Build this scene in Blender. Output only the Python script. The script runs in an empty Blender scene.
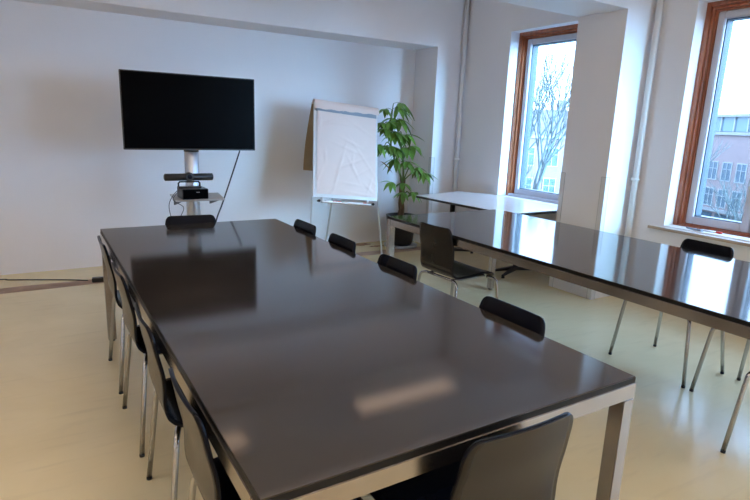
import bpy, bmesh, math, random
from mathutils import Vector, Matrix
PI = math.pi
sc = bpy.context.scene
C = sc.collection

# ------------------------------------------------------------------ materials
def newmat(name):
    m = bpy.data.materials.new(name); m.use_nodes = True
    nt = m.node_tree
    return m, nt, nt.nodes['Principled BSDF'], nt.nodes, nt.links

def setp(b, **k):
    names = dict(color='Base Color', rough='Roughness', metal='Metallic', spec='Specular IOR Level',
                 coat='Coat Weight', coatr='Coat Roughness', trans='Transmission Weight', ior='IOR',
                 sheen='Sheen Weight', subs='Subsurface Weight')
    for a, v in k.items():
        if a == 'color' and len(v) == 3: v = (*v, 1)
        b.inputs[names[a]].default_value = v

def mat(name, color, rough=.5, metal=0, var=.04, scale=6, bump=0, bscale=60, stretch=None, **k):
    """principled with a little noise in colour and bump; object coordinates"""
    m, nt, b, N, L = newmat(name)
    setp(b, color=color, rough=rough, metal=metal, **k)
    tc = N.new('ShaderNodeTexCoord'); mp = N.new('ShaderNodeMapping')
    L.new(tc.outputs['Object'], mp.inputs['Vector'])
    if stretch: mp.inputs['Scale'].default_value = stretch
    if var:
        n = N.new('ShaderNodeTexNoise'); n.inputs['Scale'].default_value = scale; n.inputs['Detail'].default_value = 5
        L.new(mp.outputs[0], n.inputs['Vector'])
        r = N.new('ShaderNodeValToRGB')
        r.color_ramp.elements[0].position = .3; r.color_ramp.elements[1].position = .7
        r.color_ramp.elements[0].color = (*[max(0, c * (1 - var)) for c in color[:3]], 1)
        r.color_ramp.elements[1].color = (*[min(1, c * (1 + var)) for c in color[:3]], 1)
        L.new(n.outputs['Fac'], r.inputs['Fac']); L.new(r.outputs['Color'], b.inputs['Base Color'])
    if bump:
        n2 = N.new('ShaderNodeTexNoise'); n2.inputs['Scale'].default_value = bscale; n2.inputs['Detail'].default_value = 6
        L.new(mp.outputs[0], n2.inputs['Vector'])
        bp = N.new('ShaderNodeBump'); bp.inputs['Strength'].default_value = bump; bp.inputs['Distance'].default_value = .004
        L.new(n2.outputs['Fac'], bp.inputs['Height']); L.new(bp.outputs[0], b.inputs['Normal'])
    return m

M = {}
M['wall'] = mat('wall_paint', (.84, .835, .86), .62, var=.015, scale=2, bump=.12, bscale=90)
M['ceiling'] = mat('ceiling_paint', (.82, .82, .83), .7, var=.01)
M['reveal'] = mat('reveal_paint', (.84, .84, .85), .5, var=.01)
M['pipe'] = mat('pipe_enamel', (.80, .80, .82), .3, var=.01)
M['guard'] = mat('guard_plastic', (.74, .75, .77), .25, var=.01)
M['guard_edge'] = mat('guard_edge_plastic', (.42, .43, .46), .3, var=.01)
M['wood'] = mat('varnished_wood', (.36, .105, .040), .3, var=.3, scale=9, stretch=(3, 3, .35), coat=.5, coatr=.15)
M['sash'] = mat('grey_sash_paint', (.60, .60, .66), .4, var=.01)
M['gasket'] = mat('gasket_rubber', (.03, .05, .07), .4, var=0)
M['sill'] = mat('sill_paint', (.80, .80, .80), .35, var=.02)
M['sill_edge'] = mat('sill_edge_ply', (.45, .36, .28), .5, var=.1)
M['steel'] = mat('brushed_steel', (.43, .385, .35), .26, metal=1, var=.08, scale=30, stretch=(.3, .3, .3))
M['chrome'] = mat('chrome', (.46, .455, .45), .2, metal=1, var=.02)
M['shell'] = mat('black_lacquer', (.005, .006, .010), .22, var=.1, scale=20, spec=.13)
M['shell_out'] = mat('dark_brown_shell_back', (.020, .0165, .014), .24, var=.1, scale=20, spec=.32)
M['black'] = mat('black_plastic', (.012, .012, .013), .35, var=.05)
M['black_metal'] = mat('black_powder_coat', (.015, .015, .017), .4, var=.05)
M['screen'] = mat('dark_screen', (.001, .001, .0015), .3, var=0, spec=.03)
M['bezel'] = mat('screen_bezel', (.03, .026, .024), .3, var=0)
M['alu'] = mat('aluminium', (.62, .66, .72), .38, metal=.85, var=.02)
M['shelf'] = mat('shelf_laminate', (.42, .39, .36), .35, var=.05)
M['lens'] = mat('lens_glass', (.01, .012, .02), .05, var=0)
M['grey_mark'] = mat('grey_mark', (.35, .35, .36), .5, var=0)
M['paper'] = mat('flip_paper', (.80, .635, .57), .7, var=.02, scale=3, bump=.25, bscale=9)
M['board'] = mat('white_board_frame', (.74, .70, .69), .35, var=.01)
M['brown_paper'] = mat('brown_backing_paper', (.36, .27, .16), .8, var=.06)
M['white_tube'] = mat('white_tube', (.74, .76, .78), .3, var=.01, metal=.3)
M['clamp'] = mat('clamp_grey', (.30, .33, .37), .35, metal=.5, var=.04)
M['red'] = mat('red_plastic', (.62, .05, .04), .4, var=0)
M['green'] = mat('green_plastic', (.03, .25, .10), .4, var=0)
M['white_plastic'] = mat('white_plastic', (.80, .80, .80), .4, var=0)
M['leaf'] = mat('pachira_leaf', (.15, .32, .055), .34, var=.6, scale=5, bump=.1, bscale=30)
M['leaf_yellow'] = mat('yellowing_leaf', (.40, .24, .04), .5, var=.3, scale=8)
M['stem'] = mat('stem_bark', (.14, .085, .05), .8, var=.3, scale=20, bump=.4)
M['twig'] = mat('green_twig', (.12, .20, .05), .6, var=.2)
M['soil'] = mat('soil', (.04, .028, .02), .95, var=.4, scale=60, bump=1)
M['pot'] = mat('pot_plastic', (.012, .012, .014), .35, var=.05)
M['pot_rim'] = mat('pot_rim_grey', (.40, .42, .45), .4, var=.1)
M['wt_top'] = mat('white_laminate', (.83, .84, .84), .22, var=.01)
M['cable'] = mat('cable_grey', (.03, .03, .035), .5, var=0)
M['edge'] = mat('black_edge_band', (.008, .0075, .007), .45, var=.1, spec=.25)

def tabletop_mat():
    m, nt, b, N, L = newmat('dark_linoleum')
    tc = N.new('ShaderNodeTexCoord')
    n = N.new('ShaderNodeTexNoise'); n.inputs['Scale'].default_value = 2.2; n.inputs['Detail'].default_value = 8; n.inputs['Roughness'].default_value = .65
    L.new(tc.outputs['Object'], n.inputs['Vector'])
    r = N.new('ShaderNodeValToRGB')
    r.color_ramp.elements[0].position = .35; r.color_ramp.elements[1].position = .7
    r.color_ramp.elements[0].color = (.027, .022, .019, 1); r.color_ramp.elements[1].color = (.046, .038, .033, 1)
    L.new(n.outputs['Fac'], r.inputs['Fac'])
    # light scuffs and specks
    v = N.new('ShaderNodeTexVoronoi'); v.inputs['Scale'].default_value = 7; v.inputs['Randomness'].default_value = 1
    L.new(tc.outputs['Object'], v.inputs['Vector'])
    lt = N.new('ShaderNodeMath'); lt.operation = 'LESS_THAN'; lt.inputs[1].default_value = .022
    L.new(v.outputs['Distance'], lt.inputs[0])
    mp = N.new('ShaderNodeMapping'); mp.inputs['Scale'].default_value = (26, 1.1, 1); mp.inputs['Rotation'].default_value = (0, 0, .7)
    L.new(tc.outputs['Object'], mp.inputs['Vector'])
    w = N.new('ShaderNodeTexNoise'); w.inputs['Scale'].default_value = 2.6; w.inputs['Detail'].default_value = 6; w.inputs['Distortion'].default_value = 1.2
    L.new(mp.outputs[0], w.inputs['Vector'])
    g = N.new('ShaderNodeMapRange'); g.inputs['From Min'].default_value = .66; g.inputs['From Max'].default_value = .78
    g.inputs['To Max'].default_value = .25
    L.new(w.outputs['Fac'], g.inputs['Value'])
    add = N.new('ShaderNodeMath'); add.operation = 'MAXIMUM'; add.use_clamp = True
    lt2 = N.new('ShaderNodeMath'); lt2.operation = 'MULTIPLY'; lt2.inputs[1].default_value = .5
    L.new(lt.outputs[0], lt2.inputs[0])
    L.new(lt2.outputs[0], add.inputs[0]); L.new(g.outputs[0], add.inputs[1])
    mix = N.new('ShaderNodeMix'); mix.data_type = 'RGBA'
    mix.inputs[7].default_value = (.13, .12, .12, 1)
    L.new(add.outputs[0], mix.inputs[0]); L.new(r.outputs['Color'], mix.inputs[6])
    L.new(mix.outputs[2], b.inputs['Base Color'])
    rr = N.new('ShaderNodeMapRange'); rr.inputs['To Min'].default_value = .055; rr.inputs['To Max'].default_value = .12
    L.new(n.outputs['Fac'], rr.inputs['Value']); L.new(rr.outputs[0], b.inputs['Roughness'])
    setp(b, ior=2.1); b.inputs['Specular Tint'].default_value = (1, .88, .80, 1)
    bp = N.new('ShaderNodeBump'); bp.inputs['Strength'].default_value = .012; bp.inputs['Distance'].default_value = .002
    L.new(w.outputs['Fac'], bp.inputs['Height']); L.new(bp.outputs[0], b.inputs['Normal'])
    return m
M['table'] = tabletop_mat()

def floor_mat():
    m, nt, b, N, L = newmat('poured_floor')
    tc = N.new('ShaderNodeTexCoord')
    n = N.new('ShaderNodeTexNoise'); n.inputs['Scale'].default_value = .9; n.inputs['Detail'].default_value = 9; n.inputs['Roughness'].default_value = .62; n.inputs['Distortion'].default_value = .6
    L.new(tc.outputs['Object'], n.inputs['Vector'])
    r = N.new('ShaderNodeValToRGB')
    r.color_ramp.elements[0].position = .2; r.color_ramp.elements[1].position = .85
    r.color_ramp.elements[0].color = (.75, .615, .36, 1); r.color_ramp.elements[1].color = (.91, .785, .50, 1)
    L.new(n.outputs['Fac'], r.inputs['Fac'])
    # fine trowel scratches
    mp = N.new('ShaderNodeMapping'); mp.inputs['Scale'].default_value = (1, 7, 1); mp.inputs['Rotation'].default_value = (0, 0, .5)
    L.new(tc.outputs['Object'], mp.inputs['Vector'])
    w = N.new('ShaderNodeTexNoise'); w.inputs['Scale'].default_value = 3; w.inputs['Detail'].default_value = 9
    L.new(mp.outputs[0], w.inputs['Vector'])
    g = N.new('ShaderNodeMapRange'); g.inputs['From Min'].default_value = .56; g.inputs['From Max'].default_value = .75; g.inputs['To Max'].default_value = .22
    L.new(w.outputs['Fac'], g.inputs['Value'])
    mix = N.new('ShaderNodeMix'); mix.data_type = 'RGBA'; mix.inputs[7].default_value = (.54, .45, .31, 1)
    L.new(g.outputs[0], mix.inputs[0]); L.new(r.outputs['Color'], mix.inputs[6]); L.new(mix.outputs[2], b.inputs['Base Color'])
    rr = N.new('ShaderNodeMapRange'); rr.inputs['To Min'].default_value = .14; rr.inputs['To Max'].default_value = .32; b.inputs['IOR'].default_value = 1.6
    L.new(n.outputs['Fac'], rr.inputs['Value']); L.new(rr.outputs[0], b.inputs['Roughness'])
    bp = N.new('ShaderNodeBump'); bp.inputs['Strength'].default_value = .12; bp.inputs['Distance'].default_value = .004
    L.new(n.outputs['Fac'], bp.inputs['Height']); L.new(bp.outputs[0], b.inputs['Normal'])
    return m
M['floor'] = floor_mat()
M['strip'] = mat('worn_floor_strip', (.36, .235, .165), .55, var=.28, scale=7, bump=.5, bscale=25)
M['damage'] = mat('bare_brown_screed', (.28, .15, .07), .8, var=.5, scale=14, bump=.6, bscale=40)

def glass_mat():
    m = bpy.data.materials.new('window_glass'); m.use_nodes = True
    nt = m.node_tree; N = nt.nodes; L = nt.links; N.clear()
    o = N.new('ShaderNodeOutputMaterial'); mx = N.new('ShaderNodeMixShader'); lw = N.new('ShaderNodeLayerWeight'); lw.inputs[0].default_value = .5
    pw_ = N.new('ShaderNodeMath'); pw_.operation = 'POWER'; pw_.inputs[1].default_value = 5; L.new(lw.outputs['Facing'], pw_.inputs[0])
    f = N.new('ShaderNodeMath'); f.operation = 'MULTIPLY_ADD'; f.inputs[1].default_value = .45; f.inputs[2].default_value = .03; L.new(pw_.outputs[0], f.inputs[0])
    t = N.new('ShaderNodeBsdfTransparent'); t.inputs[0].default_value = (.93, .96, .96, 1)
    g = N.new('ShaderNodeBsdfGlossy'); g.inputs['Roughness'].default_value = .02
    L.new(f.outputs[0], mx.inputs[0]); L.new(t.outputs[0], mx.inputs[1]); L.new(g.outputs[0], mx.inputs[2]); L.new(mx.outputs[0], o.inputs[0])
    return m
M['glass'] = glass_mat()

def emit_mat(name, col, s):
    m, nt, b, N, L = newmat(name)
    setp(b, color=(.8, .8, .8)); b.inputs['Emission Color'].default_value = (*col, 1); b.inputs['Emission Strength'].default_value = s
    return m
M['lamp'] = emit_mat('lamp_diffuser', (1.0, .74, .52), 1.0)
M['lamp_fill'] = emit_mat('lamp_diffuser_fill', (1.0, .82, .67), 10.5)  # stronger glow for the out-of-view lamps added to fill the room

def brick_mat(name, c1, c2, scale=1.0):
    m, nt, b, N, L = newmat(name)
    tc = N.new('ShaderNodeTexCoord'); mp = N.new('ShaderNodeMapping'); mp.inputs['Rotation'].default_value = (PI/2, 0, 0)
    L.new(tc.outputs['Object'], mp.inputs['Vector'])
    t = N.new('ShaderNodeTexBrick'); t.inputs['Scale'].default_value = 3 * scale
    t.inputs['Color1'].default_value = (*c1, 1); t.inputs['Color2'].default_value = (*c2, 1); t.inputs['Mortar'].default_value = (.22, .2, .19, 1)
    L.new(mp.outputs[0], t.inputs['Vector']); L.new(t.outputs['Color'], b.inputs['Base Color']); setp(b, rough=.9)
    return m
M['brick'] = brick_mat('pale_red_brick', (.26, .185, .18), (.30, .215, .205))
M['brick_brown'] = brick_mat('brown_brick', (.19, .125, .115), (.22, .15, .14))
M['stone'] = mat('pale_stone', (.27, .27, .265), .8, var=.05, scale=2)
M['darkglass'] = mat('far_window_glass', (.08, .12, .15), .15, var=.1, scale=.4)
M['roofglass'] = mat('penthouse_glass', (.12, .19, .22), .2, var=.12, scale=.3)
M['rooftile'] = mat('roof_tiles', (.14, .12, .12), .8, var=.15, scale=1)
M['frame_white'] = mat('far_frame_white', (.33, .34, .34), .6, var=0)
M['bark'] = mat('winter_bark', (.07, .085, .085), .9, var=.2, scale=3)
M['street'] = mat('street_paving', (.16, .16, .155), .9, var=.15, scale=.3)
M['hedge'] = mat('hedge_leaves', (.09, .14, .07), .8, var=.4, scale=1.5, bump=1, bscale=6)
M['car_paint'] = mat('silver_car_paint', (.5, .53, .55), .25, metal=.4, var=0)
M['car_red'] = mat('red_car_paint', (.45, .06, .05), .3, var=0)

# ------------------------------------------------------------------ mesh helpers
class MB:
    def __init__(s): s.v = []; s.f = []; s.sm = []
    def add(s, vs, fs, smooth=False):
        o = len(s.v); s.v += [tuple(v) for v in vs]
        for f in fs: s.f.append(tuple(i + o for i in f)); s.sm.append(smooth)
        return s
    def box(s, x0, y0, z0, x1, y1, z1, mtx=None):
        vs = [Vector(p) for p in ((x0,y0,z0),(x1,y0,z0),(x1,y1,z0),(x0,y1,z0),(x0,y0,z1),(x1,y0,z1),(x1,y1,z1),(x0,y1,z1))]
        if mtx: vs = [mtx @ v for v in vs]
        return s.add(vs, [(0,3,2,1),(4,5,6,7),(0,1,5,4),(1,2,6,5),(2,3,7,6),(3,0,4,7)])
    def tube(s, pts, r, n=10, caps=True):
        pts = [Vector(p) for p in pts]; rs = r if isinstance(r, (list, tuple)) else [r] * len(pts)
        rings = []; up = None
        for i, p in enumerate(pts):
            a = pts[i] - pts[i-1] if i else None; b = pts[i+1] - pts[i] if i < len(pts) - 1 else None
            t = ((a.normalized() if a else Vector()) + (b.normalized() if b else Vector()))
            if t.length < 1e-6: t = a or b
            t.normalize()
            if up is None:
                up = Vector((0,0,1)) if abs(t.z) < .9 else Vector((1,0,0))
            u = up - t * up.dot(t)
            if u.length < 1e-4: u = t.orthogonal()
            u.normalize(); up = u; w = t.cross(u)
            rings.append([p + (u * math.cos(2*PI*k/n) + w * math.sin(2*PI*k/n)) * rs[i] for k in range(n)])
        vs = [v for g in rings for v in g]; fs = []
        for i in range(len(rings) - 1):
            for k in range(n):
                a = i*n + k; b = i*n + (k+1) % n; fs.append((a, b, b+n, a+n))
        s.add(vs, fs, True)
        if caps:
            o = len(s.v) - len(vs)
            s.f.append(tuple(o + k for k in reversed(range(n)))); s.sm.append(False)
            s.f.append(tuple(o + (len(rings)-1)*n + k for k in range(n))); s.sm.append(False)
        return s
    def lathe(s, prof, c=(0,0,0), n=28, mtx=None):
        vs = []; fs = []
        for r, z in prof:
            for k in range(n):
                v = Vector((c[0] + r*math.cos(2*PI*k/n), c[1] + r*math.sin(2*PI*k/n), c[2] + z))
                vs.append(mtx @ v if mtx else v)
        for i in range(len(prof)-1):
            for k in range(n):
                a = i*n+k; b = i*n+(k+1) % n; fs.append((a, b, b+n, a+n))
        fs.append(tuple(reversed(range(n)))); fs.append(tuple((len(prof)-1)*n + k for k in range(n)))
        return s.add(vs, fs, True)
    def prism(s, poly, z0, z1, mtx=None):
        n = len(poly); vs = [Vector((x, y, z0)) for x, y in poly] + [Vector((x, y, z1)) for x, y in poly]
        if mtx: vs = [mtx @ v for v in vs]
        return s.add(vs, [tuple(reversed(range(n))), tuple(range(n, 2*n))] + [(i, (i+1) % n, n+(i+1) % n, n+i) for i in range(n)])
    def build(s, name, m, parent=None, bevel=0, seg=2, autosmooth=True):
        me = bpy.data.meshes.new(name); me.from_pydata(s.v, [], s.f); me.update()
        for p, q in zip(me.polygons, s.sm): p.use_smooth = q
        bm = bmesh.new(); bm.from_mesh(me)
        bmesh.ops.recalc_face_normals(bm, faces=bm.faces)
        if bevel:
            es = [e for e in bm.edges if len(e.link_faces) == 2 and e.calc_face_angle(0) > .6]
            bmesh.ops.bevel(bm, geom=es, offset=bevel, segments=seg, affect='EDGES', clamp_overlap=True)
        bm.to_mesh(me); bm.free()
        me.materials.append(m)
        o = bpy.data.objects.new(name, me); C.objects.link(o)
        if parent: o.parent = parent
        return o

def tag(o, label=None, cat=None, group=None, kind=None):
    if label: o['label'] = label
    if cat: o['category'] = cat
    if group: o['group'] = group
    if kind: o['kind'] = kind
    return o
def empty(name, loc=(0,0,0), rz=0, label=None, cat=None, group=None, kind=None):
    o = bpy.data.objects.new(name, None); C.objects.link(o); o.location = loc; o.rotation_euler = (0, 0, rz)
    o.empty_display_size = .1
    return tag(o, label, cat, group, kind)
def copy_tree(o, parent=None):
    c = o.copy(); C.objects.link(c)
    if parent: c.parent = parent
    for ch in list(o.children): copy_tree(ch, c)
    return c
def struct(name, mb, m, bevel=0):
    return tag(mb.build(name, m, bevel=bevel), kind='structure')

# ------------------------------------------------------------------ room
XL, XW = -2.6, 4.45          # left wall, window wall
YB, YF = 5.795, -3.4         # wall behind the screen, wall behind the camera
ZC = 3.05
WT_ = .30
ZS, ZH = .69, 2.46           # window sill and head
struct('floor', MB().box(XL-.2, YF-.2, -.12, XW+WT_, YB+.2, 0), M['floor'])
struct('ceiling', MB().box(XL-.2, YF-.2, ZC, XW+WT_, YB+.2, ZC+.15), M['ceiling'])
struct('wall_back', MB().box(XL-.2, YB, 0, XW+WT_, YB+.2, ZC), M['wall'])
struct('wall_left', MB().box(XL-.2, YF, 0, XL, YB, ZC), M['wall'])
struct('wall_front', MB().box(XL-.2, YF-.2, 0, XW+WT_, YF, ZC), M['wall'])
# window openings: (y0, y1); z from sill to head

OPEN = [(3.50, 4.612), (.60, 2.625), (-1.35, .20), (-3.25, -1.75)]
wb = MB()
ycuts = sorted([YF] + [y for o in OPEN for y in o] + [YB])
ys = sorted(ycuts)
for a, b in zip(ys[:-1], ys[1:]):
    if any(abs(a - o[0]) < 1e-6 for o in OPEN):
        wb.box(XW, a, 0, XW+WT_, b, ZS); wb.box(XW, a, ZH, XW+WT_, b, ZC)
    else:
        wb.box(XW, a, 0, XW+WT_, b, ZC)
struct('wall_right', wb, M['wall'])
# piers and beams
struct('trim_1', MB().box(4.052, 5.359, 0, XW, YB, ZC), M['wall'])            # corner pier
struct('trim_2', MB().box(XL, 5.359, 2.335, 4.052, YB, ZC), M['wall'])         # beam over the niche
struct('trim_3', MB().box(4.083, 2.962, 0, XW, 3.435, ZC), M['wall'], 0)       # pier between the windows
struct('trim_4', MB().box(XL, 2.962, 2.40, 4.083, 3.435, ZC), M['wall'])       # beam from that pier

# worn strip of old wall line across the floor, and damaged patches
random.seed(3)
def ragged(x0, x1, y0, y1, step=.12, amp=.008):
    top = []; bot = []; x = x0
    while x < x1:
        top.append((x, y1 + random.uniform(-amp, amp))); bot.append((x, y0 + random.uniform(-amp, amp))); x += step
    top.append((x1, y1)); bot.append((x1, y0))
    return bot + list(reversed(top))
struct('trim_5', MB().prism(ragged(XL, 4.04, 5.175, 5.335), 0, .0015), M['strip'])
for k, (cx_, cy_, rx, ry) in enumerate([(3.28, 5.70, .20, .07), (3.45, 5.55, .12, .035), (4.15, 5.26, .2, .03)]):
    poly = []
    for a in range(22):
        q = 2*PI*a/22; s_ = random.uniform(.6, 1.1); poly.append((cx_ + rx*s_*math.cos(q), min(cy_ + ry*s_*math.sin(q), 5.79)))
    struct('trim_%d' % (6+k), MB().prism(poly, 0, .002), M['damage'])

# ------------------------------------------------------------------ windows
def make_window(n, y0, y1, mullion=None, low='wood'):
    w = empty('window_%d' % n, (0, 0, 0), kind='structure')
    xa, xb = 4.575, 4.74
    z0, z1 = ZS + .012, ZH
    def ring(name, m, x0, x1, inset, wd, bi=None, bw=None, bev=.006, a=None, b=None, par=None):
        # inset / wd: sides and head, bi / bw: bottom rail
        bi = inset if bi is None else bi; bw = wd if bw is None else bw
        a = (y0 if a is None else a) + inset; b = (y1 if b is None else b) - inset
        za = z0 + bi; zb_ = z1 - inset
        mb = MB().box(x0, a, za, x1, a+wd, zb_).box(x0, b-wd, za, x1, b, zb_).box(x0, a+wd, za, x1, b-wd, za+bw).box(x0, a+wd, zb_-wd, x1, b-wd, zb_)
        return mb.build(name, m, par or w, bevel=bev)
    if low != 'wood':
        MB().box(xa-.002, y0+.038, z0, xa+.056, y1-.038, z0+.030).build('bottom_ledge', M[low], w, bevel=.004)
    wood = ring('window_frame', M['wood'], xa, xb, 0, .038, 0, .010, bev=.004)
    ring('frame_bead', M['wood'], xa+.020, xb, .0385, .020, .0105, .008, bev=.003, par=wood)
    ring('frame_stop', M['wood'], xa+.042, xb, .059, .013, .019, .006, bev=.002, par=wood)
    cells = [(y0, y1)] if not mullion else [(mullion, y1), (y0, mullion)]
    for (a, b) in cells:
        aa = a if abs(a-y0) < 1e-6 else a - .068; bb = b if abs(b-y1) < 1e-6 else b + .068
        s_ = ring('sash', M['sash'], xa+.055, xb+.01, .0725, .056, .026, .060, a=aa, b=bb)
        ring('gasket', M['gasket'], xa+.080, xb+.0, .129, .007, .0865, .007, bev=0, a=aa, b=bb, par=s_)
        MB().box(xa+.10, aa+.1295, z0+.087, xa+.106, bb-.1295, z1-.1295).build('pane', M['glass'], s_)
    MB().box(XW-.0, y0, ZS, xa, y1, ZS+.014).build('window_board', M['reveal'], w)
    sl = MB().box(XW-.04, y0-.11, ZS-.022, xa+.02, y1+.11, ZS+.0).build('window_sill', M['sill'], w, bevel=.003)
    MB().box(XW-.047, y0-.11, ZS-.024, XW-.040, y1+.11, ZS-.001).build('sill_edge', M['sill_edge'], sl)
    # white lining of the reveal
    MB().box(XW-.001, y1-.004, ZS+.014, xa, y1, ZH).box(XW-.001, y0, ZS+.014, xa, y0+.004, ZH).box(XW-.001, y0+.004, ZH-.004, xa, y1-.004, ZH).build('reveal_lining', M['reveal'], w)
    return w
make_window(1, *OPEN[0], low='sash')
make_window(2, *OPEN[1], mullion=2.06)
make_window(3, *OPEN[2])
make_window(4, *OPEN[3])


# ------------------------------------------------------------------ pipes and corner guards
def pipe(x, y, label, r=.026):
    t = empty('heating_pipe', (x, y, 0), 0, label, 'pipe')
    MB().tube([(0,0,0), (0,0,ZC-.005)], r, 14).build('pipe_run', M['pipe'], t)
    MB().lathe([(r+.001,1.045),(r+.011,1.05),(r+.013,1.06),(r+.011,1.07),(r+.001,1.075)], n=16).build('coupling', M['pipe'], t)
    MB().box(-.006, 0, 1.05, .05 if x < XW-.05 else .02, .02, 1.062).build('bracket', M['pipe'], t)
pipe(4.405, 5.315, 'white vertical heating pipe in the corner by the potted plant')
pipe(4.40, 2.905, 'white vertical heating pipe beside the pier left of the near window')
def guard(x, y, sy, label):
    # L-shaped strip over a pier corner; room side faces -x, other leg runs along +-y
    t = empty('corner_guard', (x, y, 0), 0, label, 'corner guard', 'plastic corner guards on the piers')
    d = .0025; w_ = .045
    mb = MB().box(-d, -d if sy > 0 else -w_, 0, 0, w_ if sy > 0 else d, 1.075)
    mb.box(0, -d if sy > 0 else 0, 0, w_, 0 if sy > 0 else d, 1.075)
    mb.build('strip', M['guard'], t)
    e = MB()
    ys_ = w_ if sy > 0 else -w_
    e.box(-d-.001, ys_-.0015, 0, 0, ys_+.0015, 1.077)
    e.box(w_-.0015, (-d-.001) if sy > 0 else 0, 0, w_+.0015, 0 if sy > 0 else d+.001, 1.077)
    e.box(-d-.001, min(0, ys_), 1.0745, 0, max(0, ys_), 1.078)
    e.box(-d, (-d-.001) if sy > 0 else 0, 1.0745, w_, 0 if sy > 0 else d+.001, 1.078)
    e.build('strip_edge', M['guard_edge'], t)
guard(4.083, 2.962, 1, 'thin plastic guard on the near corner of the pier between the windows')
guard(4.083, 3.435, -1, 'thin plastic guard on the far corner of the pier between the windows')
guard(4.052, 5.359, 1, 'thin plastic guard on the corner pier behind the potted plant')

# ------------------------------------------------------------------ ceiling lamps
def lamp0(m):
    t = empty('ceiling_lamp', (0,0,ZC), 0, 'lamp', 'lamp', 'long ceiling lamps')
    MB().box(-.66,-.15,-.05,.66,.15,0).build('housing', M['board'], t, bevel=.006)
    MB().box(-.63,-.125,-.054,.63,.125,-.0505).build('diffuser', m, t)
    return t
LP = [(3.35,4.63),(.85,4.63),(-1.6,4.63),(.85,2.0),(-1.6,2.0),(3.2,-.9),(.85,-.6),(-1.6,-.6),(1.6,-2.6),(-1.2,-2.6)]
L0, L1 = lamp0(M['lamp']), lamp0(M['lamp_fill'])      # dim row by the screen; unseen brighter rows behind added as warm fill
for i, (x, y) in enumerate(LP):
    src = L0 if i < 3 else L1
    o = src if i in (0, 3) else copy_tree(src)
    o.location = (x, y, ZC)
    o['label'] = 'long warm white lamp on the unseen ceiling, rows behind the screen row added as fill'

# ------------------------------------------------------------------ big tables
def big_table(x0, x1, y0, y1, label):
    cx_, cy_ = (x0+x1)/2, (y0+y1)/2
    t = empty('conference_table', (cx_, cy_, 0), 0, label, 'table')
    hx, hy = (x1-x0)/2, (y1-y0)/2
    tp = MB().box(-hx, -hy, .7215, hx, hy, .74).build('tabletop', M['table'], t, bevel=.0012)
    b_ = .0006; eb = MB().box(-hx-b_, -hy-b_, .7208, hx+b_, -hy, .7375).box(-hx-b_, hy, .7208, hx+b_, hy+b_, .7375)
    eb.box(-hx-b_, -hy, .7208, -hx, hy, .7375).box(hx, -hy, .7208, hx+b_, hy, .7375).build('edge_band', M['edge'], tp)
    e = .004; w_ = .048; zt = .7205; zb = .671
    fr = MB()
    fr.box(-hx-e, -hy-e, zb, hx+e, -hy-e+w_, zt); fr.box(-hx-e, hy+e-w_, zb, hx+e, hy+e, zt)
    fr.box(-hx-e, -hy-e+w_, zb, -hx-e+w_, hy+e-w_, zt); fr.box(hx+e-w_, -hy-e+w_, zb, hx+e, hy+e-w_, zt)
    fr.box(-hx+w_, -.03, zb+.005, hx-w_, .03, zt-.002)
    fr.build('apron_frame', M['steel'], t, bevel=.002)
    for sx in (-1, 1):
        for sy in (-1, 1):
            ax, bx = sorted((sx*(hx+e), sx*(hx+e-w_))); ay, by = sorted((sy*(hy+e), sy*(hy+e-w_)))
            l = MB().box(ax, ay, .012, bx, by, zb-.0005).build('leg', M['steel'], t, bevel=.002)
            MB().lathe([(.018, 0), (.018, .012)], ((ax+bx)/2, (ay+by)/2, 0), 16).build('foot_glide', M['black'], l)
    return t
big_table(.3075, 1.4655, .878, 3.783, 'long dark-topped conference table on a steel frame, nearest the screen stand')
big_table(2.332, 3.490, .70, 3.605, 'long dark-topped conference table on a steel frame, beside the windows')

# ------------------------------------------------------------------ shell chairs
def smooth_path(P, n=6):
    out = []
    P = [Vector(p) for p in P]
    Q = [P[0]*2-P[1]] + P + [P[-1]*2-P[-2]]
    for i in range(1, len(Q)-2):
        a, b, c, d = Q[i-1], Q[i], Q[i+1], Q[i+2]
        for k in range(n):
            t = k/n
            out.append(.5*((2*b)+(-a+c)*t+(2*a-5*b+4*c-d)*t*t+(-a+3*b-3*c+d)*t**3))
    out.append(P[-1]); return out
SEATP = [(.205,.414),(.19,.434),(.15,.447),(.08,.448),(0,.441),(-.07,.434),(-.125,.434)]
BACKP = [(-.125,.434),(-.162,.444),(-.187,.472),(-.198,.52),(-.201,.57),(-.209,.63),(-.221,.69),(-.230,.742),(-.239,.786)]
def half_width(u):      # u: 0 seat front .. 1 back top (by whole-profile length)
    K = [(0,.190),(.12,.203),(.30,.203),(.46,.190),(.56,.168),(.64,.168),(.80,.174),(.92,.168),(1,.158)]
    for (a, wa), (b, wb_) in zip(K[:-1], K[1:]):
        if u <= b:
            t = (u-a)/(b-a); t = t*t*(3-2*t); return wa + (wb_-wa)*t
    return K[-1][1]
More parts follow.
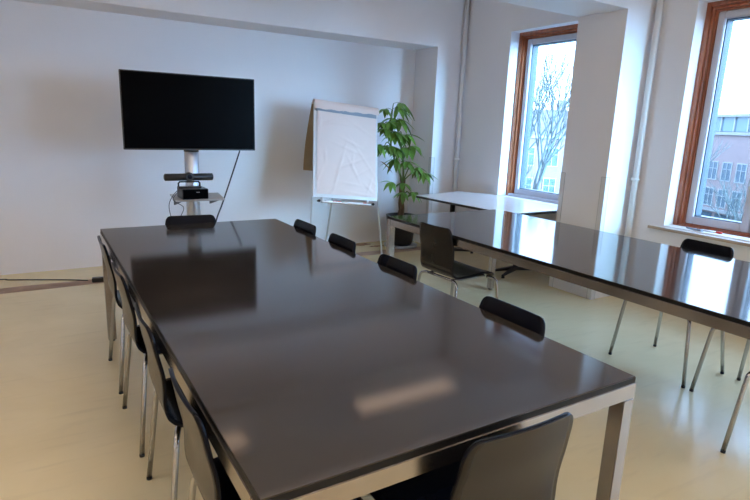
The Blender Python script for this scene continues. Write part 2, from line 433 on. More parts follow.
def shell_mesh():
    prof = smooth_path([(x, 0, z) for x, z in SEATP + BACKP[1:]], 5)
    L_ = [0]
    for a, b in zip(prof[:-1], prof[1:]): L_.append(L_[-1] + (b-a).length)
    T = L_[-1]
    # resample with dense ends
    us = [0, .004, .012, .024, .04] + [.04 + (1-.08)*k/30 for k in range(1, 30)] + [.96, .976, .988, .996, 1]
    rows = []; r = .028
    for u in us:
        s_ = u*T; i = max(j for j in range(len(L_)) if L_[j] <= s_ + 1e-9); i = min(i, len(L_)-2)
        f = (s_-L_[i])/(L_[i+1]-L_[i]); p = prof[i].lerp(prof[i+1], f); tg = (prof[i+1]-prof[i]).normalized()
        nrm = Vector((-tg.z, 0, tg.x))          # seat: tg=-x -> nrm = (0,0,-1)
        nrm = -nrm                               # up for the seat, +x (towards sitter) for the back
        w_ = half_width(u)
        end = min(s_, T-s_)
        rr = r if s_ > T/2 else .045
        if end < rr: w_ = w_ - rr + math.sqrt(max(0, rr*rr-(rr-end)**2))
        back = max(0, min(1, (u-.55)/.2)); seat = max(0, min(1, (u-.02)/.15)) * (1-max(0, min(1, (u-.42)/.15)))
        row = []
        for k in range(-8, 9):
            v = k/8; y = v*w_
            q = (y/.18)**2
            lift = back*.013*q + seat*.010*q
            row.append((p + nrm*lift + Vector((0, y, 0)), nrm))
        rows.append(row)
    return rows
ROWS = shell_mesh()
NSPLIT = 22
def shell_part(r0, r1, thick=.0105):
    n = 17; vs = []; fs = []
    R_ = ROWS[r0:r1+1]; m_ = len(R_)
    for side in (1, -1):
        for row in R_:
            for p, nr in row: vs.append(p + nr*thick*.5*side)
    o = m_*n
    for i in range(m_-1):
        for k in range(n-1):
            a = i*n+k
            fs.append((a, a+1, a+n+1, a+n)); fs.append((o+a, o+a+n, o+a+n+1, o+a+1))
    for i in range(m_-1):
        a = i*n; fs.append((a, a+n, o+a+n, o+a)); b = i*n+n-1; fs.append((b, o+b, o+b+n, b+n))
    for k in range(n-1):
        a = k; fs.append((a, o+a, o+a+1, a+1)); b = (m_-1)*n+k; fs.append((b, b+1, o+b+1, o+b))
    return MB().add(vs, fs, True), (m_-1)*(n-1)*2
def shell_build(r0, r1, name, t):
    mb, k = shell_part(r0, r1)
    o = mb.build(name, M['shell'], t); o.data.materials.append(M['shell_out'])
    for i in range(1, k, 2): o.data.polygons[i].material_index = 1
def make_chair():
    t = empty('shell_chair', (0,0,0), 0, 'x', 'chair')
    R_ = .0105; z = .4155
    shell_build(0, NSPLIT, 'seat', t)
    shell_build(NSPLIT, len(ROWS)-1, 'backrest', t)
    for sx, yf, yt in ((1, .26, .215), (-1, .235, .192)):
        for sy in (-1, 1):
            foot = Vector((sx*.21, sy*yf, .012)); top = Vector((.186 if sx > 0 else -.168, sy*yt, z))
            d = (top-foot).normalized()
            pts = [foot, foot+d*.2, top-d*.035]
            inn = Vector((sx*.150, sy*(yt-.062), z))
            a, c = top-d*.035, inn
            for k in range(1, 6):
                s_ = k/6; pts.append(a*(1-s_)**2 + top*2*s_*(1-s_) + c*s_*s_)
            pts.append(inn)
            l = MB().tube(pts, R_, 12).build('leg', M['chrome'], t)
            MB().tube([(foot.x, foot.y, 0), (foot.x, foot.y, .012)], R_+.0006, 12).build('foot_glide', M['black'], l)
    fr = MB()
    fr.tube([(.150, -.136, z), (.150, .136, z)], R_-.0005, 12)
    fr.tube([(-.150, -.126, z), (-.150, .126, z)], R_-.0005, 12)
    for sy in (-1, 1):
        fr.tube([(.150, sy*.128, z), (.05, sy*.128, z-.002), (-.06, sy*.122, z-.004), (-.150, sy*.12, z)], R_-.001, 12)
    fr.build('seat_frame', M['chrome'], t)
    return t
chair = make_chair(); used = []
def place(x, y, deg, label, group):
    o = chair if not used else copy_tree(chair); used.append(o)
    o.location = (x, y, 0); o.rotation_euler = (0, 0, math.radians(deg)); o['label'] = label; o['group'] = group
    return o
G = 'black shell chairs around the conference tables'
LT = 'black shell chair along the left side of the near table, '
RT = 'black chair back behind the right edge of near table, '
place(.490, 3.20, 0, LT + 'farthest of the four', G)
place(.490, 2.560, 1, LT + 'second farthest', G)
place(.490, 1.905, -1, LT + 'second nearest', G)
place(.490, 1.300, 0, LT + 'nearest of the four', G)
place(1.272, 3.325, 180, RT + 'farthest', G)
place(1.272, 2.800, 179, RT + 'second farthest', G)
place(1.272, 2.205, 181, RT + 'second nearest', G)
place(1.272, 1.420, 180, RT + 'nearest of four', G)
place(.852, 3.606, -95, 'black chair at the far short end of the near table, below the screen', G)
place(.902, 1.005, 88.5, 'black shell chair at the near short end, its back in the foreground', G)
place(2.509, 2.950, 3.3, 'black shell chair with seat and back fully visible, facing the window-side table', G)
place(3.36, 1.825, 176, 'black chair on the window side of the far table, its back below the near window', G)
place(3.325, 1.258, 176, 'black chair on the window side, mostly hidden under the far table at the right', G)
place(2.897, .893, 90, 'black chair at the near end of the far table, just one leg in view', G)

# ------------------------------------------------------------------ white table
t = empty('side_table', (3.95, 4.2, 0), 0, 'white-topped table with a dark edge on star feet, under the far window', 'table')
poly = [(-.485,.62), (.27,.80), (.46,.42), (.46,-.70), (-.40,-.70)]
poly = [(x, y) for x, y in poly]
tp = MB().prism(poly, .706, .712).build('tabletop', M['wt_top'], t, bevel=.002)
cen = Vector((0, 0))
def inset(pl, d):
    out = []; n = len(pl)
    for i in range(n):
        p0, p1, p2 = Vector(pl[i-1]), Vector(pl[i]), Vector(pl[(i+1) % n])
        a = (p1-p0).normalized(); b = (p2-p1).normalized()
        na = Vector((a.y, -a.x)); nb = Vector((b.y, -b.x)); bis = (na+nb); bis = bis/(1+na.dot(nb))
        out.append(tuple(p1 + bis*d))
    return out
MB().prism(inset(poly, .0015), .686, .7108).build('edge_band', M['black'], tp)
for (hx, hy) in ((.09, .69), (.17, -.28)):
    MB().tube([(hx, hy, .06), (hx, hy, .685)], .028, 16).lathe([(.075,.675),(.075,.684)], (hx, hy, 0), 20).build('pedestal', M['black_metal'], t)
    for k in range(4):
        a = math.radians((20, 160, 200, 340)[k]); c, s_ = math.cos(a), math.sin(a)
        mtx = Matrix.Translation((hx, hy, 0)) @ Matrix.Rotation(a, 4, 'Z')
        arm = MB(); arm.add([mtx @ Vector(v) for v in [(.01,-.024,.035),(.01,.024,.035),(.01,.024,.075),(.01,-.024,.075),(.29,-.014,.02),(.29,.014,.02),(.29,.014,.032),(.29,-.014,.032)]],
                  [(0,1,2,3),(4,7,6,5),(0,4,5,1),(1,5,6,2),(2,6,7,3),(3,7,4,0)])
        ab = arm.build('base_arm', M['black_metal'], t, bevel=.004)
        MB().lathe([(.018,0),(.018,.012),(.008,.022)], (hx+c*.275, hy+s_*.275, 0), 12).build('foot_glide', M['black'], ab)

# ------------------------------------------------------------------ screen on its stand
tv = empty('television_screen', (1.122, 4.75, 1.4775), 0, 'large black flat screen, switched off, on the stand before the back wall', 'screen')
W2, H2 = .530, .3005
MB().box(-W2, -.005, -H2, W2, .022, H2).build('housing', M['bezel'], tv, bevel=.003)
MB().box(-W2+.008, -.0065, -H2+.012, W2-.008, -.0052, H2-.008).build('display', M['screen'], tv)
MB().box(-.26, .0225, -.19, .26, .05, .14).build('rear_cover', M['black'], tv, bevel=.01)
st = empty('screen_stand', (1.133, 4.87, 0), 0, 'grey aluminium column stand with a small shelf, carrying the screen', 'stand')
MB().lathe([(.058,.02),(.058,1.60)], n=28).build('column', M['alu'], st)
MB().box(-.30, -.30, 0, .30, .12, .02).build('base_plate', M['black_metal'], st, bevel=.004)
MB().lathe([(.061,1.158),(.061,1.19)], n=28).build('collar', M['black'], st)
MB().box(-.20, -.058, 1.28, .20, -.0695, 1.58).build('mount_plate', M['black_metal'], st)
sh = MB().prism([(-.213,-.35),(.178,-.35),(.243,.08),(-.175,.08)], .782, .792).build('shelf', M['shelf'], st, bevel=.001)
for x in (-.165, .135):
    MB().add([(x,-.32,.7815),(x,-.02,.7815),(x,-.02,.71),(x+.012,-.32,.7815),(x+.012,-.02,.7815),(x+.012,-.02,.71)],
             [(0,1,2),(3,5,4),(0,3,4,1),(1,4,5,2),(2,5,3,0)]).build('bracket', M['black_metal'], sh)
bx = empty('media_box', (1.084, 4.56, .792), math.radians(1), 'black mini computer box on the small shelf of the screen stand', 'computer')
MB().box(-.103, 0, .001, .103, .19, .085).build('casing', M['black'], bx, bevel=.004)
MB().box(-.099, -.0025, .005, .099, -.0003, .081).build('front_panel', M['screen'], bx)
MB().box(.005, -.0035, .056, .032, -.0026, .060).build('logo_mark', M['grey_mark'], bx)
cb = empty('camera_bar', (1.054, 4.64, .8772), 0, 'black conference camera bar sitting on the media box', 'camera')
prof = MB().tube([(-.195,0,.090),(-.188,0,.090),(.188,0,.090),(.195,0,.090)], [.016,.029,.029,.016], 20)
prof.build('speaker_bar', M['black'], cb)
MB().tube([(0,.012,.094),(0,-.034,.094)], [.036,.034], 24).build('lens_housing', M['black'], cb)
MB().tube([(0,-.0345,.094),(0,-.0385,.094)], [.020,.016], 20).build('lens', M['lens'], cb)
MB().tube([(-.085,0,.014),(-.085,0,.040),(-.075,0,.052),(.075,0,.052),(.085,0,.040),(.085,0,.014)], .007, 8).box(-.09,-.03,0,.09,.03,.014).box(-.02,-.01,.045,.02,.01,.072).build('foot_bracket', M['black'], cb)
for o in (bx,):
    pass
def cable(name, pts, r, label, m='cable'):
    return tag(MB().tube(smooth_path(pts, 8), r, 8).build(name, M[m]), label, 'cable')
KS = .8845
def near(pts): return [(x*KS, y*KS, 1.44-(1.44-z)*KS) for x, y, z in pts]
cable('screen_cable', near([(1.755,5.50,1.132),(1.678,5.43,.98),(1.586,5.35,.80),(1.504,5.28,.64),(1.41,5.20,.46)]) + [(1.20,4.62,.25),(1.18,4.66,.028)], .0065, 'black cable running slanting down from the right underside of the screen')
cable('thin_cable', near([(1.085,5.20,.80),(1.00,5.02,.77),(.955,4.98,.70),(.965,4.99,.60),(1.0,5.0,.50)]) + [(.92,4.52,.3),(.95,4.62,.03)], .0028, 'thin cable looping off the left side of the stand shelf')
cable('thin_cable', near([(1.085,5.24,.77),(1.00,5.025,.73),(1.085,5.03,.66),(1.055,5.02,.58),(1.03,5.05,.50)]) + [(.94,4.5,.28),(1.0,4.60,.03)], .0028, 'thin cable hanging under the stand shelf, right of the looping cable')
cable('floor_cable', [(-1.6,5.60,.005),(-.9,5.66,.005),(-.36,5.62,.005),(-.30,5.585,.005),(-.1,5.50,.005),(.16,5.38,.005),(.30,5.29,.008)], .005, 'dark cable lying along the floor near the back wall')
ps = empty('power_strip', (.40, 5.235, 0), math.radians(-8), 'black power strip on the floor behind the far left table leg', 'power strip')
MB().box(-.07,-.028,0,.16,.028,.04).build('strip_body', M['black'], ps, bevel=.005)
MB().lathe([(.019,.0402),(.019,.0415)], (-.05,0,0), 16).lathe([(.019,.0402),(.019,.0415)], (.01,0,0), 16).build('sockets', M['bezel'], ps)

# ------------------------------------------------------------------ flip chart
import mathutils
fy, fl, frr = math.radians(-4.5), math.radians(-14.25), math.radians(5.27)
FM = Matrix.Translation((2.7515, 5.098, 1.1616)) @ Matrix.Rotation(fy, 4, 'Z') @ Matrix.Rotation(fl, 4, 'X') @ Matrix.Rotation(frr, 4, 'Y')
fc = empty('flip_chart', (2.78, 5.2, 0), 0, 'white flip chart easel with crumpled blank paper, left of the potted plant', 'flip chart')
inv = Matrix.Translation((-2.78, -5.2, 0))
def fpart(mb, name, m, par=fc, bevel=0):
    mb.v = [tuple(inv @ FM @ Vector(v)) for v in mb.v]
    return mb.build(name, m, par, bevel=bevel)
fpart(MB().box(-.36, 0, -.50, .36, .022, .47), 'board', M['board'], bevel=.004)
# crumpled paper sheet in front of the board
random.seed(8)
creases = [(random.uniform(-.34,.34), random.uniform(-.48,.3), random.uniform(0,PI), random.uniform(.05,.25), random.uniform(.002,.006)) for _ in range(26)]
def wr(x, z):
    h = 0
    for cx_, cz_, a, l_, hgt in creases:
        u = (x-cx_)*math.cos(a)+(z-cz_)*math.sin(a); v = -(x-cx_)*math.sin(a)+(z-cz_)*math.cos(a)
        h += hgt*math.exp(-(v/.012)**2)*math.exp(-(u/l_)**2)
    return h
nx, nz = 60, 84; vs = []; fs = []
for side in (0, 1):
    for j in range(nz+1):
        for i in range(nx+1):
            x = -.325 + .66*i/nx; z = -.465 + .865*j/nz
            lift = .006 + wr(x, z) + .012*max(0, (z-.28)/.12)**2
            vs.append((x, -lift - .003 + side*.0015, z))
o_ = (nx+1)*(nz+1)
for j in range(nz):
    for i in range(nx):
        a = j*(nx+1)+i; fs.append((a, a+1, a+nx+2, a+nx+1)); fs.append((o_+a, o_+a+nx+1, o_+a+nx+2, o_+a+1))
pd = fpart(MB().add(vs, fs, True), 'paper_pad', M['paper'])
# clamp bar and the sheets rolled over the top
fpart(MB().box(-.345, -.022, .375, .335, -.001, .425), 'clamp_bar', M['clamp'], bevel=.003)
prof = [(-.030,.395),(-.034,.43),(-.028,.466),(-.008,.492),(.018,.500),(.046,.492),(.060,.46)]
roll = MB(); n = len(prof); N2 = 24; vs = []; fs = []
for i in range(N2+1):
    x = -.36 + .72*i/N2
    sag = .004*math.sin(i*1.3)
    taper = .022*(i/N2)
    for (y, z) in prof:
        zz = z + (sag if z < .44 else 0) + (taper if z < .44 else 0)
        vs.append((x, y, zz))
m0 = len(vs)
for i in range(N2+1):
    x = -.36 + .72*i/N2
    for (y, z) in prof: vs.append((x, y*.93+.001, z-.003 + (.022*(i/N2) + .004*math.sin(i*1.3) if z < .44 else 0)))
for i in range(N2):
    for k in range(n-1):
        a = i*n+k; fs.append((a, a+1, a+n+1, a+n)); fs.append((m0+a, m0+a+n, m0+a+n+1, m0+a+1))
roll.add(vs, fs, True); fpart(roll, 'turned_over_sheet', M['paper'])
# brown backing sheets hanging down behind the board (vertical)
top_l = FM @ Vector((-.36, .055, .475)); top_r = FM @ Vector((.36, .055, .475))
bs = MB(); vs = []; fs = []; K = 12
for side in (0, 1):
    for k in range(K+1):
        s_ = k/K
        for p in (top_l, top_r):
            q = Vector((p.x - .02*s_, p.y + .16*math.sin(s_*PI/2) + .004*side, p.z - .70*s_))
            vs.append(inv @ q)
for k in range(K):
    a = 2*k; fs.append((a, a+1, a+3, a+2)); b = 2*(K+1)+a; fs.append((b, b+2, b+3, b+1))
    fs.append((a, a+2, b+2, b)); fs.append((a+1, b+1, b+3, a+3))
fs.append((2*K, 2*K+1, 2*(K+1)+2*K+1, 2*(K+1)+2*K))
bs.add(vs, fs, True); bs.build('hanging_back_sheet', M['brown_paper'], fc)
# pen tray
fpart(MB().box(-.27, -.045, -.553, .27, .02, -.548).box(-.27, -.048, -.553, .27, -.045, -.540).box(-.262, .002, -.548, -.25, .018, -.50).box(.25, .002, -.548, .262, .018, -.50), 'pen_tray', M['board'])
# legs
def wp(x, y, z): return FM @ Vector((x, y, z))
def leg(a, b, r=.0105):
    p = inv @ a; q = inv @ b
    l = MB().tube([p, q], r, 12).build('leg', M['white_tube'], fc)
    MB().tube([q, q + Vector((0,0,.025))], r+.003, 12).build('foot_cap', M['white_plastic'], l)
leg(wp(-.325, .030, .2), Vector((2.275, 4.96, .0)))
leg(wp(.325, .030, .2), Vector((3.25, 5.12, .0)))
leg(wp(.0, .036, .40), Vector((2.769, 5.60, .0)))
for x in (-.30, .305):
    fpart(MB().tube([(x, -.012, -.535), (x, .03, -.535)], [.011, .008], 10).tube([(x+.0, -.02, -.54), (x, -.012, -.535)], .014, 10), 'clamp_knob', M['black'])
# markers on the tray
def marker(name, u0, u1, body, cap, capleft, label):
    t = empty(name, tuple(wp((u0+u1)/2, -.025, -.5385)), 0, label, 'marker', 'markers on the flip chart tray')
    base = Matrix.Translation(-Vector(t.location)) @ FM
    def seg(a, b, r, nm, m):
        mb = MB().tube([(a, -.025, -.5385), (b, -.025, -.5385)], r, 10); mb.v = [tuple(base @ Vector(v)) for v in mb.v]
        mb.build(nm, m, t)
    cl = .032
    if capleft: seg(u0, u0+cl, .0092, 'cap', cap); seg(u0+cl+.0003, u1, .008, 'barrel', body)
    else: seg(u1-cl, u1, .0092, 'cap', cap); seg(u0, u1-cl-.0003, .008, 'barrel', body)
marker('marker_pen', -.235, -.125, M['white_plastic'], M['red'], False, 'white marker at the left end of the flip chart tray')
marker('marker_pen', -.122, -.03, M['red'], M['green'], False, 'red marker with a green cap in the middle of the flip chart tray')
marker('marker_pen', -.02, .215, M['white_plastic'], M['red'], False, 'long white marker with a red tip at the right end of the tray')

# markers on the sill of the near window
def sill_pen(x, y, ang, body, cap, label):
    t = empty('marker_pen', (x, y, ZS+.0145), ang, label, 'marker')
    MB().tube([(0,-.07,.008),(0,.04,.008)], .0078, 10).build('barrel', body, t)
    MB().tube([(0,-.112,.009),(0,-.0705,.009)], .009, 10).build('cap', cap, t)
sill_pen(4.505, 2.30, .10, M['white_plastic'], M['red'], 'white marker with a red cap lying on the near window sill')
sill_pen(4.490, 2.42, -.25, M['clamp'], M['clamp'], 'blue-grey pen lying left of the red-capped marker on the sill')

# ------------------------------------------------------------------ pachira
random.seed(21)
pl = empty('potted_plant', (3.72, 5.45, 0), 0, 'tall green money tree in a black pot, between flip chart and corner pier', 'plant')
MB().lathe([(.13,.03),(.145,.06),(.185,.37),(.19,.385),(.176,.385),(.17,.345)], n=36).build('pot', M['pot'], pl)
MB().lathe([(.16,.0),(.20,.006),(.205,.03),(.195,.032),(.15,.02)], n=36).build('saucer', M['pot_rim'], pl)
MB().lathe([(.171,.33),(.171,.348)], n=30).build('soil', M['soil'], pl)
tk = MB()
for k in range(3):
    pts = []
    for j in range(16):
        h = .33 + .50*j/15; a = 2*PI*k/3 + j*.42
        pts.append((.022*math.cos(a)-.01, .022*math.sin(a), h))
    tk.tube(pts, [.020-.0004*j for j in range(16)], 8)
tk.build('trunk', M['stem'], pl)
tw = MB(); lf = MB()
def leaflet(mb, base, d, up, L_, W_):
    d = d.normalized(); side = d.cross(up).normalized(); nrm = side.cross(d).normalized()
    n = 7; vs = []; fs = []
    for i in range(n+1):
        t_ = i/n; w_ = W_*math.sin(PI*min(1, t_**.75))*1.0 + .001
        c = base + d*L_*t_ - Vector((0,0,1))*L_*.28*t_*t_
        vs += [c - side*w_ + nrm*w_*.30, c, c + side*w_ + nrm*w_*.30]
    for i in range(n):
        a = i*3; fs += [(a,a+1,a+4,a+3), (a+1,a+2,a+5,a+4)]
    mb.add(vs, fs, True)
def palm(tip, out, size, nl=None, mb=None):
    mb = mb or lf
    nl = nl or random.choice((5,6,6,7))
    out = out.normalized(); up = Vector((0,0,1))
    side = out.cross(up)
    if side.length < .1: side = Vector((1,0,0))
    side.normalize()
    for i in range(nl):
        a = (i/(nl-1)-.5)*PI*1.25 + random.uniform(-.12,.12)
        d = out*math.cos(a) + side*math.sin(a) + Vector((0,0,random.uniform(-1.1,-.25)))
        leaflet(mb, tip, d, up, size*(1-.22*abs(a)/2)*random.uniform(.85,1.1), size*.15*random.uniform(.85,1.15))
def branch(pts, n, size, r0=.010):
    P = smooth_path(pts, 6); tw.tube(P, [r0*(1-.6*i/len(P)) for i in range(len(P))], 7)
    for i in range(n):
        s_ = .30 + .70*i/max(1, n-1); p = P[min(len(P)-1, int(s_*(len(P)-1)))]
        a = i*2.4 + random.uniform(-.4,.4)
        out = Vector((math.cos(a), math.sin(a)*.8-.25, .35)).normalized()
        pet = random.uniform(.07,.17) * (size/.17)
        tip = p + out*pet
        # stay in front of the wall and left of the pier
        tip.y = min(tip.y, .16); tip.x = min(tip.x, .36 if tip.y < -.12 else .18)
        tw.tube([p, p.lerp(tip,.5)+Vector((0,0,.012)), tip], .0028, 5)
        palm(tip, out, size*random.uniform(.85,1.15))
V = Vector
def spray(tip, frm, n, size, dirs=None, sag=.28):
    tip = V(tip); frm = V(frm); mid = frm.lerp(tip, .55) + V((0, 0, .05))
    P = smooth_path([frm, mid, tip], 6)
    tw.tube(P, [.0075*(1-.45*i/len(P)) for i in range(len(P))], 6)
    for i in range(n):
        a = i*2.4 + random.uniform(-.5, .5)
        out = V((math.cos(a), math.sin(a)*.7 - .3, random.uniform(.0, .5))).normalized()
        t2 = tip + out*random.uniform(.03, .10); t2.y = min(t2.y, .14)
        tw.tube([tip, tip.lerp(t2, .5) + V((0, 0, .012)), t2], .0026, 5)
        palm(t2, out, size*random.uniform(.85, 1.15))
stem = [V((-.02,-.03,.80)), V((-.03,-.03,1.0)), V((-.07,-.04,1.16)), V((-.13,-.05,1.32))]
P = smooth_path(stem, 6); tw.tube(P, [.013-.006*i/len(P) for i in range(len(P))], 8)
stem2 = [V((-.02,-.02,.78)), V((-.10,-.05,.92)), V((-.19,-.08,1.06)), V((-.25,-.09,1.20)), V((-.27,-.07,1.38))]
P = smooth_path(stem2, 6); tw.tube(P, [.012-.005*i/len(P) for i in range(len(P))], 8)
for tip, frm, n, sz in [((-.22,-.03,1.61), (-.27,-.07,1.38), 2, .19), ((-.35,-.09,1.45), (-.27,-.07,1.38), 2, .18), ((-.17,-.05,1.50), (-.13,-.05,1.32), 2, .19),
        ((-.24,-.07,1.36), (-.25,-.09,1.20), 2, .18), ((-.08,-.05,1.32), (-.13,-.05,1.32), 2, .20), ((-.36,-.11,1.20), (-.25,-.09,1.20), 2, .19),
        ((-.24,-.10,1.18), (-.19,-.08,1.06), 2, .18), ((-.02,-.07,1.18), (-.07,-.04,1.16), 2, .20), ((-.13,-.14,1.03), (-.03,-.03,1.0), 2, .20),
        ((.01,-.15,.96), (-.02,-.03,.80), 1, .17), ((.07,-.24,.90), (-.02,-.03,.80), 2, .17), ((-.19,-.14,.76), (-.02,-.03,.66), 2, .18), ((-.02,-.18,.66), (-.02,-.03,.60), 2, .17)]:
    spray(tip, frm, n, sz)
spray((-.20,-.03,1.68), (-.22,-.03,1.50), 1, .20)
tw.build('branches', M['twig'], pl); lf.build('foliage', M['leaf'], pl)
yl = MB(); leaflet(yl, V((-.42,-.14,1.04)), V((.8,-.3,-.5)), V((0,0,1)), .17, .032)
tag(yl.build('wilted_leaf', M['leaf_yellow'], pl), 'yellow-brown wilted leaf')

# ------------------------------------------------------------------ outside
GZ = -9.0
struct('ground', MB().box(XW+1.5, -60, GZ-.3, 260, 260, GZ), M['street'])
def facade(name, P0, d, L0_, L1_, ztop, wallmat, rows, pitch, ww, wh, label, depth=10, sillm='stone', group=None):
    """long block whose front plane runs through P0 along d (unit); windows in rows (z centres)."""
    d = Vector((d[0], d[1], 0)).normalized(); ang = math.atan2(d.y, d.x)
    t = empty(name, (P0[0], P0[1], GZ), ang, label, 'building', group)
    # local x along facade, local y away from us
    s_ = -1 if Vector((-d.y, d.x, 0)).dot(Vector((P0[0], P0[1], 0))) < 0 else 1
    MB().box(L0_, min(0, s_*depth), 0, L1_, max(0, s_*depth), ztop-GZ).build('wall', wallmat, t)
    MB().box(L0_-.2, -s_*.25 if s_ > 0 else s_*depth-.2, ztop-GZ, L1_+.2, s_*depth+.2 if s_ > 0 else .25, ztop-GZ+.35).build('cornice', M[sillm], t)
    for (zc, h, c) in rows:
        x = L0_ + pitch*.6
        while x < L1_ - pitch*.4:
            y0_, y1_ = sorted((-s_*.08, s_*.02))
            fz0, fz1 = zc-GZ-h/2, zc-GZ+h/2
            w_ = MB()
            w_.box(x-ww/2-.09, y0_, fz0-.1, x-ww/2, y1_, fz1+.1).box(x+ww/2, y0_, fz0-.1, x+ww/2+.09, y1_, fz1+.1)
            w_.box(x-ww/2, y0_, fz0-.1, x+ww/2, y1_, fz0).box(x-ww/2, y0_, fz1, x+ww/2, y1_, fz1+.1)
            w_.box(x-.035, y0_, fz0, x+.035, y1_, fz1).box(x-ww/2, y0_, fz0+h*.62, x-.035, y1_, fz0+h*.62+.06).box(x+.035, y0_, fz0+h*.62, x+ww/2, y1_, fz0+h*.62+.06)
            f_ = w_.build('window', M['frame_white'], t)
            a_, b_ = sorted((-s_*.02, s_*.01)); MB().box(x-ww/2, a_, fz0, x+ww/2, b_, fz1).build('pane', M['darkglass'], f_)
            x += pitch
    return t, s_
D = (.4009, .9161)
P0 = Vector((66.6, 34.5, 0))
ob, s_ = facade('office_building', P0, D, -16, 16, 1.7, M['brick'], [(-2.3,1.9,0),(-5.3,1.9,0)], 2.1, 1.25, 1.9,
            'pinkish brick office block with a glass roof storey, seen through the near window', depth=14)
a_, b_ = sorted((s_*1.0, s_*12))
MB().box(-15, a_, 1.9-GZ+.2, 15, b_, 3.7-GZ).build('glass_storey', M['roofglass'], ob)
mm = MB()
for k in range(16): mm.box(-15+2*k-.08, *sorted((s_*.92,))*1, 1.9-GZ+.2, -15+2*k+.08, s_*1.0, 3.7-GZ) if False else mm.box(-15+2*k-.08, min(s_*.85, s_*.99), 2.1-GZ, -15+2*k+.08, max(s_*.85, s_*.99), 3.7-GZ)
mm.build('glazing_bars', M['frame_white'], ob)
MB().box(-16, min(s_*.5, s_*13), 3.7-GZ, 16, max(s_*.5, s_*13), 4.0-GZ).build('roof', M['stone'], ob)
a_, b_ = sorted((-s_*.35, -s_*.01))
MB().box(-16, a_, 2.1, 16, b_, 2.45).build('canopy', M['stone'], ob)
sf = MB(); x = -15
while x < 15: sf.box(x, min(-s_*.05, s_*.02), .5, x+2.3, max(-s_*.05, s_*.02), 1.9); x += 2.8
sf.build('shop_window', M['darkglass'], ob)
# houses seen through the far window
Q0 = Vector((.742*58, .67*58, 0))
hd = (.80, -.60)
for k, (l0, l1, zt, mm_, lab) in enumerate([(-14, -5.6, 1.2, 'brick', 'pale brick house, left one behind the bare tree'), (-5, 3.6, .7, 'brick_brown', 'brown brick house in the middle behind the bare tree'), (4.2, 13, 1.6, 'brick', 'pale brick house, right one behind the bare tree')]):
    hb, hs = facade('brick_house', Q0, hd, l0, l1, zt, M[mm_], [(-1.1,1.7,0),(-4.2,1.9,0),(-7.2,1.9,0)], 2.3, 1.1, 1.7, lab, depth=9)
    y0_, y1_ = sorted((-hs*.3, hs*9.3)); z0_ = zt-GZ+.3
    ym = (y0_+y1_)/2
    MB().add([(l0-.2,y0_,z0_),(l1+.2,y0_,z0_),(l1+.2,y1_,z0_),(l0-.2,y1_,z0_),(l0-.2,ym,z0_+2.6),(l1+.2,ym,z0_+2.6)],
             [(0,1,5,4),(2,3,4,5),(0,4,3),(1,2,5),(0,3,2,1)]).build('roof', M['rooftile'], hb)
    MB().box(l1-1.6, ym-.4, z0_+1.6, l1-.8, ym+.4, z0_+3.6).build('chimney', M['brick_brown'], hb)
# bare trees
def bare_tree(name, loc, h, seed, label, spread=.42, depth=6, lean=(0,0), group=None, r0=.16):
    random.seed(seed); mb = MB(); cnt = [0]
    def rec(p, d, l, r, lv):
        if lv == 0 or r < .004: return
        n = 3; pts = [p]; q = p; dd = d.copy()
        for i in range(n):
            dd = (dd + Vector((random.uniform(-.16,.16), random.uniform(-.16,.16), random.uniform(0,.08)))).normalized()
            q = q + dd*l/n; pts.append(q)
        mb.tube(pts, [r*(1-.32*i/n) for i in range(n+1)], 5 if lv < 4 else 7, caps=False)
        k = 3 if lv > 1 else 2
        for i in range(k):
            a = random.uniform(0, 2*PI); s1 = random.uniform(.55,1)*spread*(1.5 if i else .6)
            nd = (dd + Vector((math.cos(a)*s1, math.sin(a)*s1, .12))).normalized()
            start = pts[-1] if i < 2 else pts[-2]
            rec(start, nd, l*random.uniform(.66,.86), r*.60, lv-1)
    rec(Vector((0,0,0)), Vector((lean[0], lean[1], 1)).normalized(), h*.30, r0, depth)
    o = mb.build(name, M['bark']); o.location = loc
    return tag(o, label, 'tree', group)
bare_tree('bare_tree', (22.2, 20.4, GZ), 14.5, 5, 'large bare winter tree filling the far window', depth=7, r0=.24)
bare_tree('bare_tree', (24.4, 25.6, GZ), 9, 11, 'smaller bare tree at the left of the far window view', depth=6)
bare_tree('bare_tree', (40.5, 22.5, GZ), 11.0, 17, 'slim bare tree before the office block in the near window', depth=6, spread=.38)
bare_tree('bare_tree', (42.5, 19.2, GZ), 8.5, 23, 'low bare tree at the right of the near window view', depth=6, spread=.5)
# hedge and parked cars at street level
def hedge(loc, rz, l, h, label):
    random.seed(int(l*10)); mb = MB(); n = int(l*3)
    for i in range(n):
        x = -l/2 + l*i/n + random.uniform(-.2,.2); r = random.uniform(.55,.8)*h
        vs = []; fs = []; A, B = 8, 5
        for b in range(B+1):
            ph = PI*b/B
            for a in range(A):
                th = 2*PI*a/A; rr = r*random.uniform(.85,1.15)
                vs.append((x + rr*math.sin(ph)*math.cos(th), rr*.8*math.sin(ph)*math.sin(th), h*.5 + .55*h*math.cos(ph)))
        for b in range(B):
            for a in range(A):
                p = b*A+a; q = b*A+(a+1) % A; fs.append((p, q, q+A, p+A))
        mb.add(vs, fs, True)
    o = mb.build('hedge', M['hedge']); o.location = loc; o.rotation_euler = (0,0,rz); tag(o, label, 'hedge')
hedge((60, 30.5, GZ), math.atan2(D[1], D[0]), 22, 2.0, 'green hedge at street level before the office block')
hedge((39, 36, GZ), math.atan2(hd[1], hd[0]), 16, 1.6, 'green hedge at street level before the brick houses')
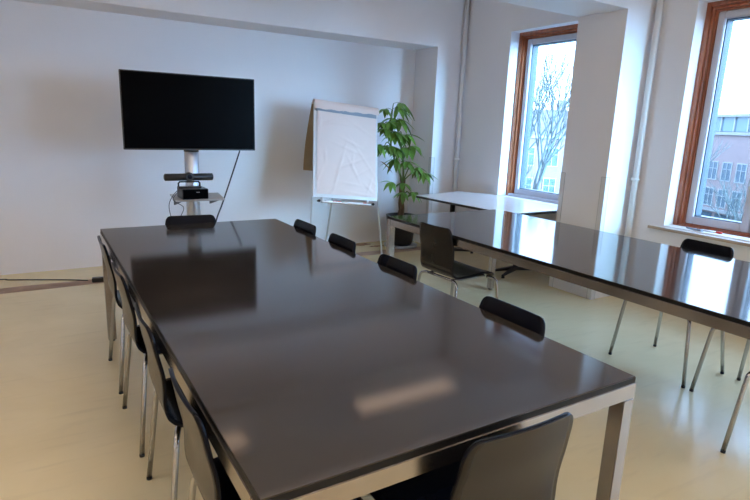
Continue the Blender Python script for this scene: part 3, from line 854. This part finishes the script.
def car(loc, rz, m, label):
    t = empty('parked_car', loc, rz, label, 'car')
    body = [(-2.1,.35),(-2.1,.85),(-1.9,.95),(-1.3,1.0),(-.8,1.42),(.7,1.45),(1.35,1.0),(2.0,.85),(2.15,.6),(2.1,.35)]
    mtx = Matrix.Rotation(PI/2, 4, 'X')
    MB().prism(body, -.85, .85, mtx).build('body', m, t, bevel=.06)
    glass = [(-1.15,1.02),(-.72,1.36),(.62,1.38),(1.15,1.02)]
    MB().prism(glass, -.86, .86, mtx).build('windows', M['darkglass'], t)
    for x in (-1.35, 1.35):
        for y in (-.8, .8):
            MB().tube([(x, y-.1, .32), (x, y+.1, .32)], .32, 16).build('wheel', M['black'], t)
car((54.5, 30.0, GZ), math.atan2(D[1], D[0]), M['car_paint'], 'silver car parked before the office block')
car((53.0, 25.2, GZ), math.atan2(D[1], D[0]), M['car_red'], 'red car parked before the office block')

# ------------------------------------------------------------------ sky
w = bpy.data.worlds.new('sky'); sc.world = w; w.use_nodes = True
nt = w.node_tree; bg = nt.nodes['Background']
tc = nt.nodes.new('ShaderNodeTexCoord'); mp = nt.nodes.new('ShaderNodeMapping'); mp.inputs['Scale'].default_value = (1, 1, 3.5)
nz_ = nt.nodes.new('ShaderNodeTexNoise'); nz_.inputs['Scale'].default_value = 2.5; nz_.inputs['Detail'].default_value = 5
rp = nt.nodes.new('ShaderNodeValToRGB')
rp.color_ramp.elements[0].position = .35; rp.color_ramp.elements[1].position = .65
rp.color_ramp.elements[0].color = (.32, .50, .86, 1); rp.color_ramp.elements[1].color = (.42, .62, .96, 1)
nt.links.new(tc.outputs['Generated'], mp.inputs['Vector']); nt.links.new(mp.outputs[0], nz_.inputs['Vector'])
nt.links.new(nz_.outputs['Fac'], rp.inputs['Fac']); nt.links.new(rp.outputs['Color'], bg.inputs['Color'])
bg.inputs['Strength'].default_value = 1.0
# overcast sky, brighter around the veiled sun
def vm(op, a=None, b=None):
    n_ = nt.nodes.new('ShaderNodeVectorMath'); n_.operation = op; return n_
def mth(op, v=None, v2=None):
    n_ = nt.nodes.new('ShaderNodeMath'); n_.operation = op
    if v is not None: n_.inputs[1].default_value = v
    return n_
sun = Vector((.20, -.965, .17)).normalized()
dt = vm('DOT_PRODUCT'); dt.inputs[1].default_value = sun
nt.links.new(tc.outputs['Generated'], dt.inputs[0])
mx = mth('MAXIMUM', 0.0); nt.links.new(dt.outputs['Value'], mx.inputs[0])
pw = mth('POWER', 28.0); nt.links.new(mx.outputs[0], pw.inputs[0])
ma = nt.nodes.new('ShaderNodeMath'); ma.operation = 'MULTIPLY_ADD'; ma.inputs[1].default_value = 170.0; ma.inputs[2].default_value = 8.4
nt.links.new(pw.outputs[0], ma.inputs[0]); nt.links.new(ma.outputs[0], bg.inputs['Strength'])
cm = nt.nodes.new('ShaderNodeMix'); cm.data_type = 'RGBA'; cm.clamp_factor = True
cm.inputs[7].default_value = (.22, .58, .88, 1)
nt.links.new(pw.outputs[0], cm.inputs[0]); nt.links.new(rp.outputs['Color'], cm.inputs[6]); nt.links.new(cm.outputs[2], bg.inputs['Color'])

# ------------------------------------------------------------------ camera and view
Rm = Matrix(((.8549,.0849,-.5118),(-.5175,.2084,-.8299),(.0361,.9744,.2221)))
y_, p_, r_ = -.5526, 1.3468, .0371
Rm = Matrix.Rotation(y_, 3, 'Z') @ Matrix.Rotation(p_, 3, 'X') @ Matrix.Rotation(r_, 3, 'Z')
cam = bpy.data.cameras.new('camera'); co = bpy.data.objects.new('camera', cam); C.objects.link(co)
co.matrix_world = Matrix.Translation((0, 0, 1.44)) @ Rm.to_4x4()
cam.sensor_width = 36; cam.lens = 551.09/750*36; cam.clip_start = .02; cam.clip_end = 600
sc.camera = co
sc.view_settings.view_transform = 'Standard'; sc.view_settings.look = 'None'; sc.view_settings.gamma = 1
sc.view_settings.exposure = 0.34
sc.cycles.max_bounces = 10; sc.cycles.diffuse_bounces = 6; sc.cycles.glossy_bounces = 4; sc.cycles.transparent_max_bounces = 12
sc.cycles.caustics_reflective = False; sc.cycles.caustics_refractive = False
sc.cycles.sample_clamp_indirect = 6
sc.cycles.use_denoising = True
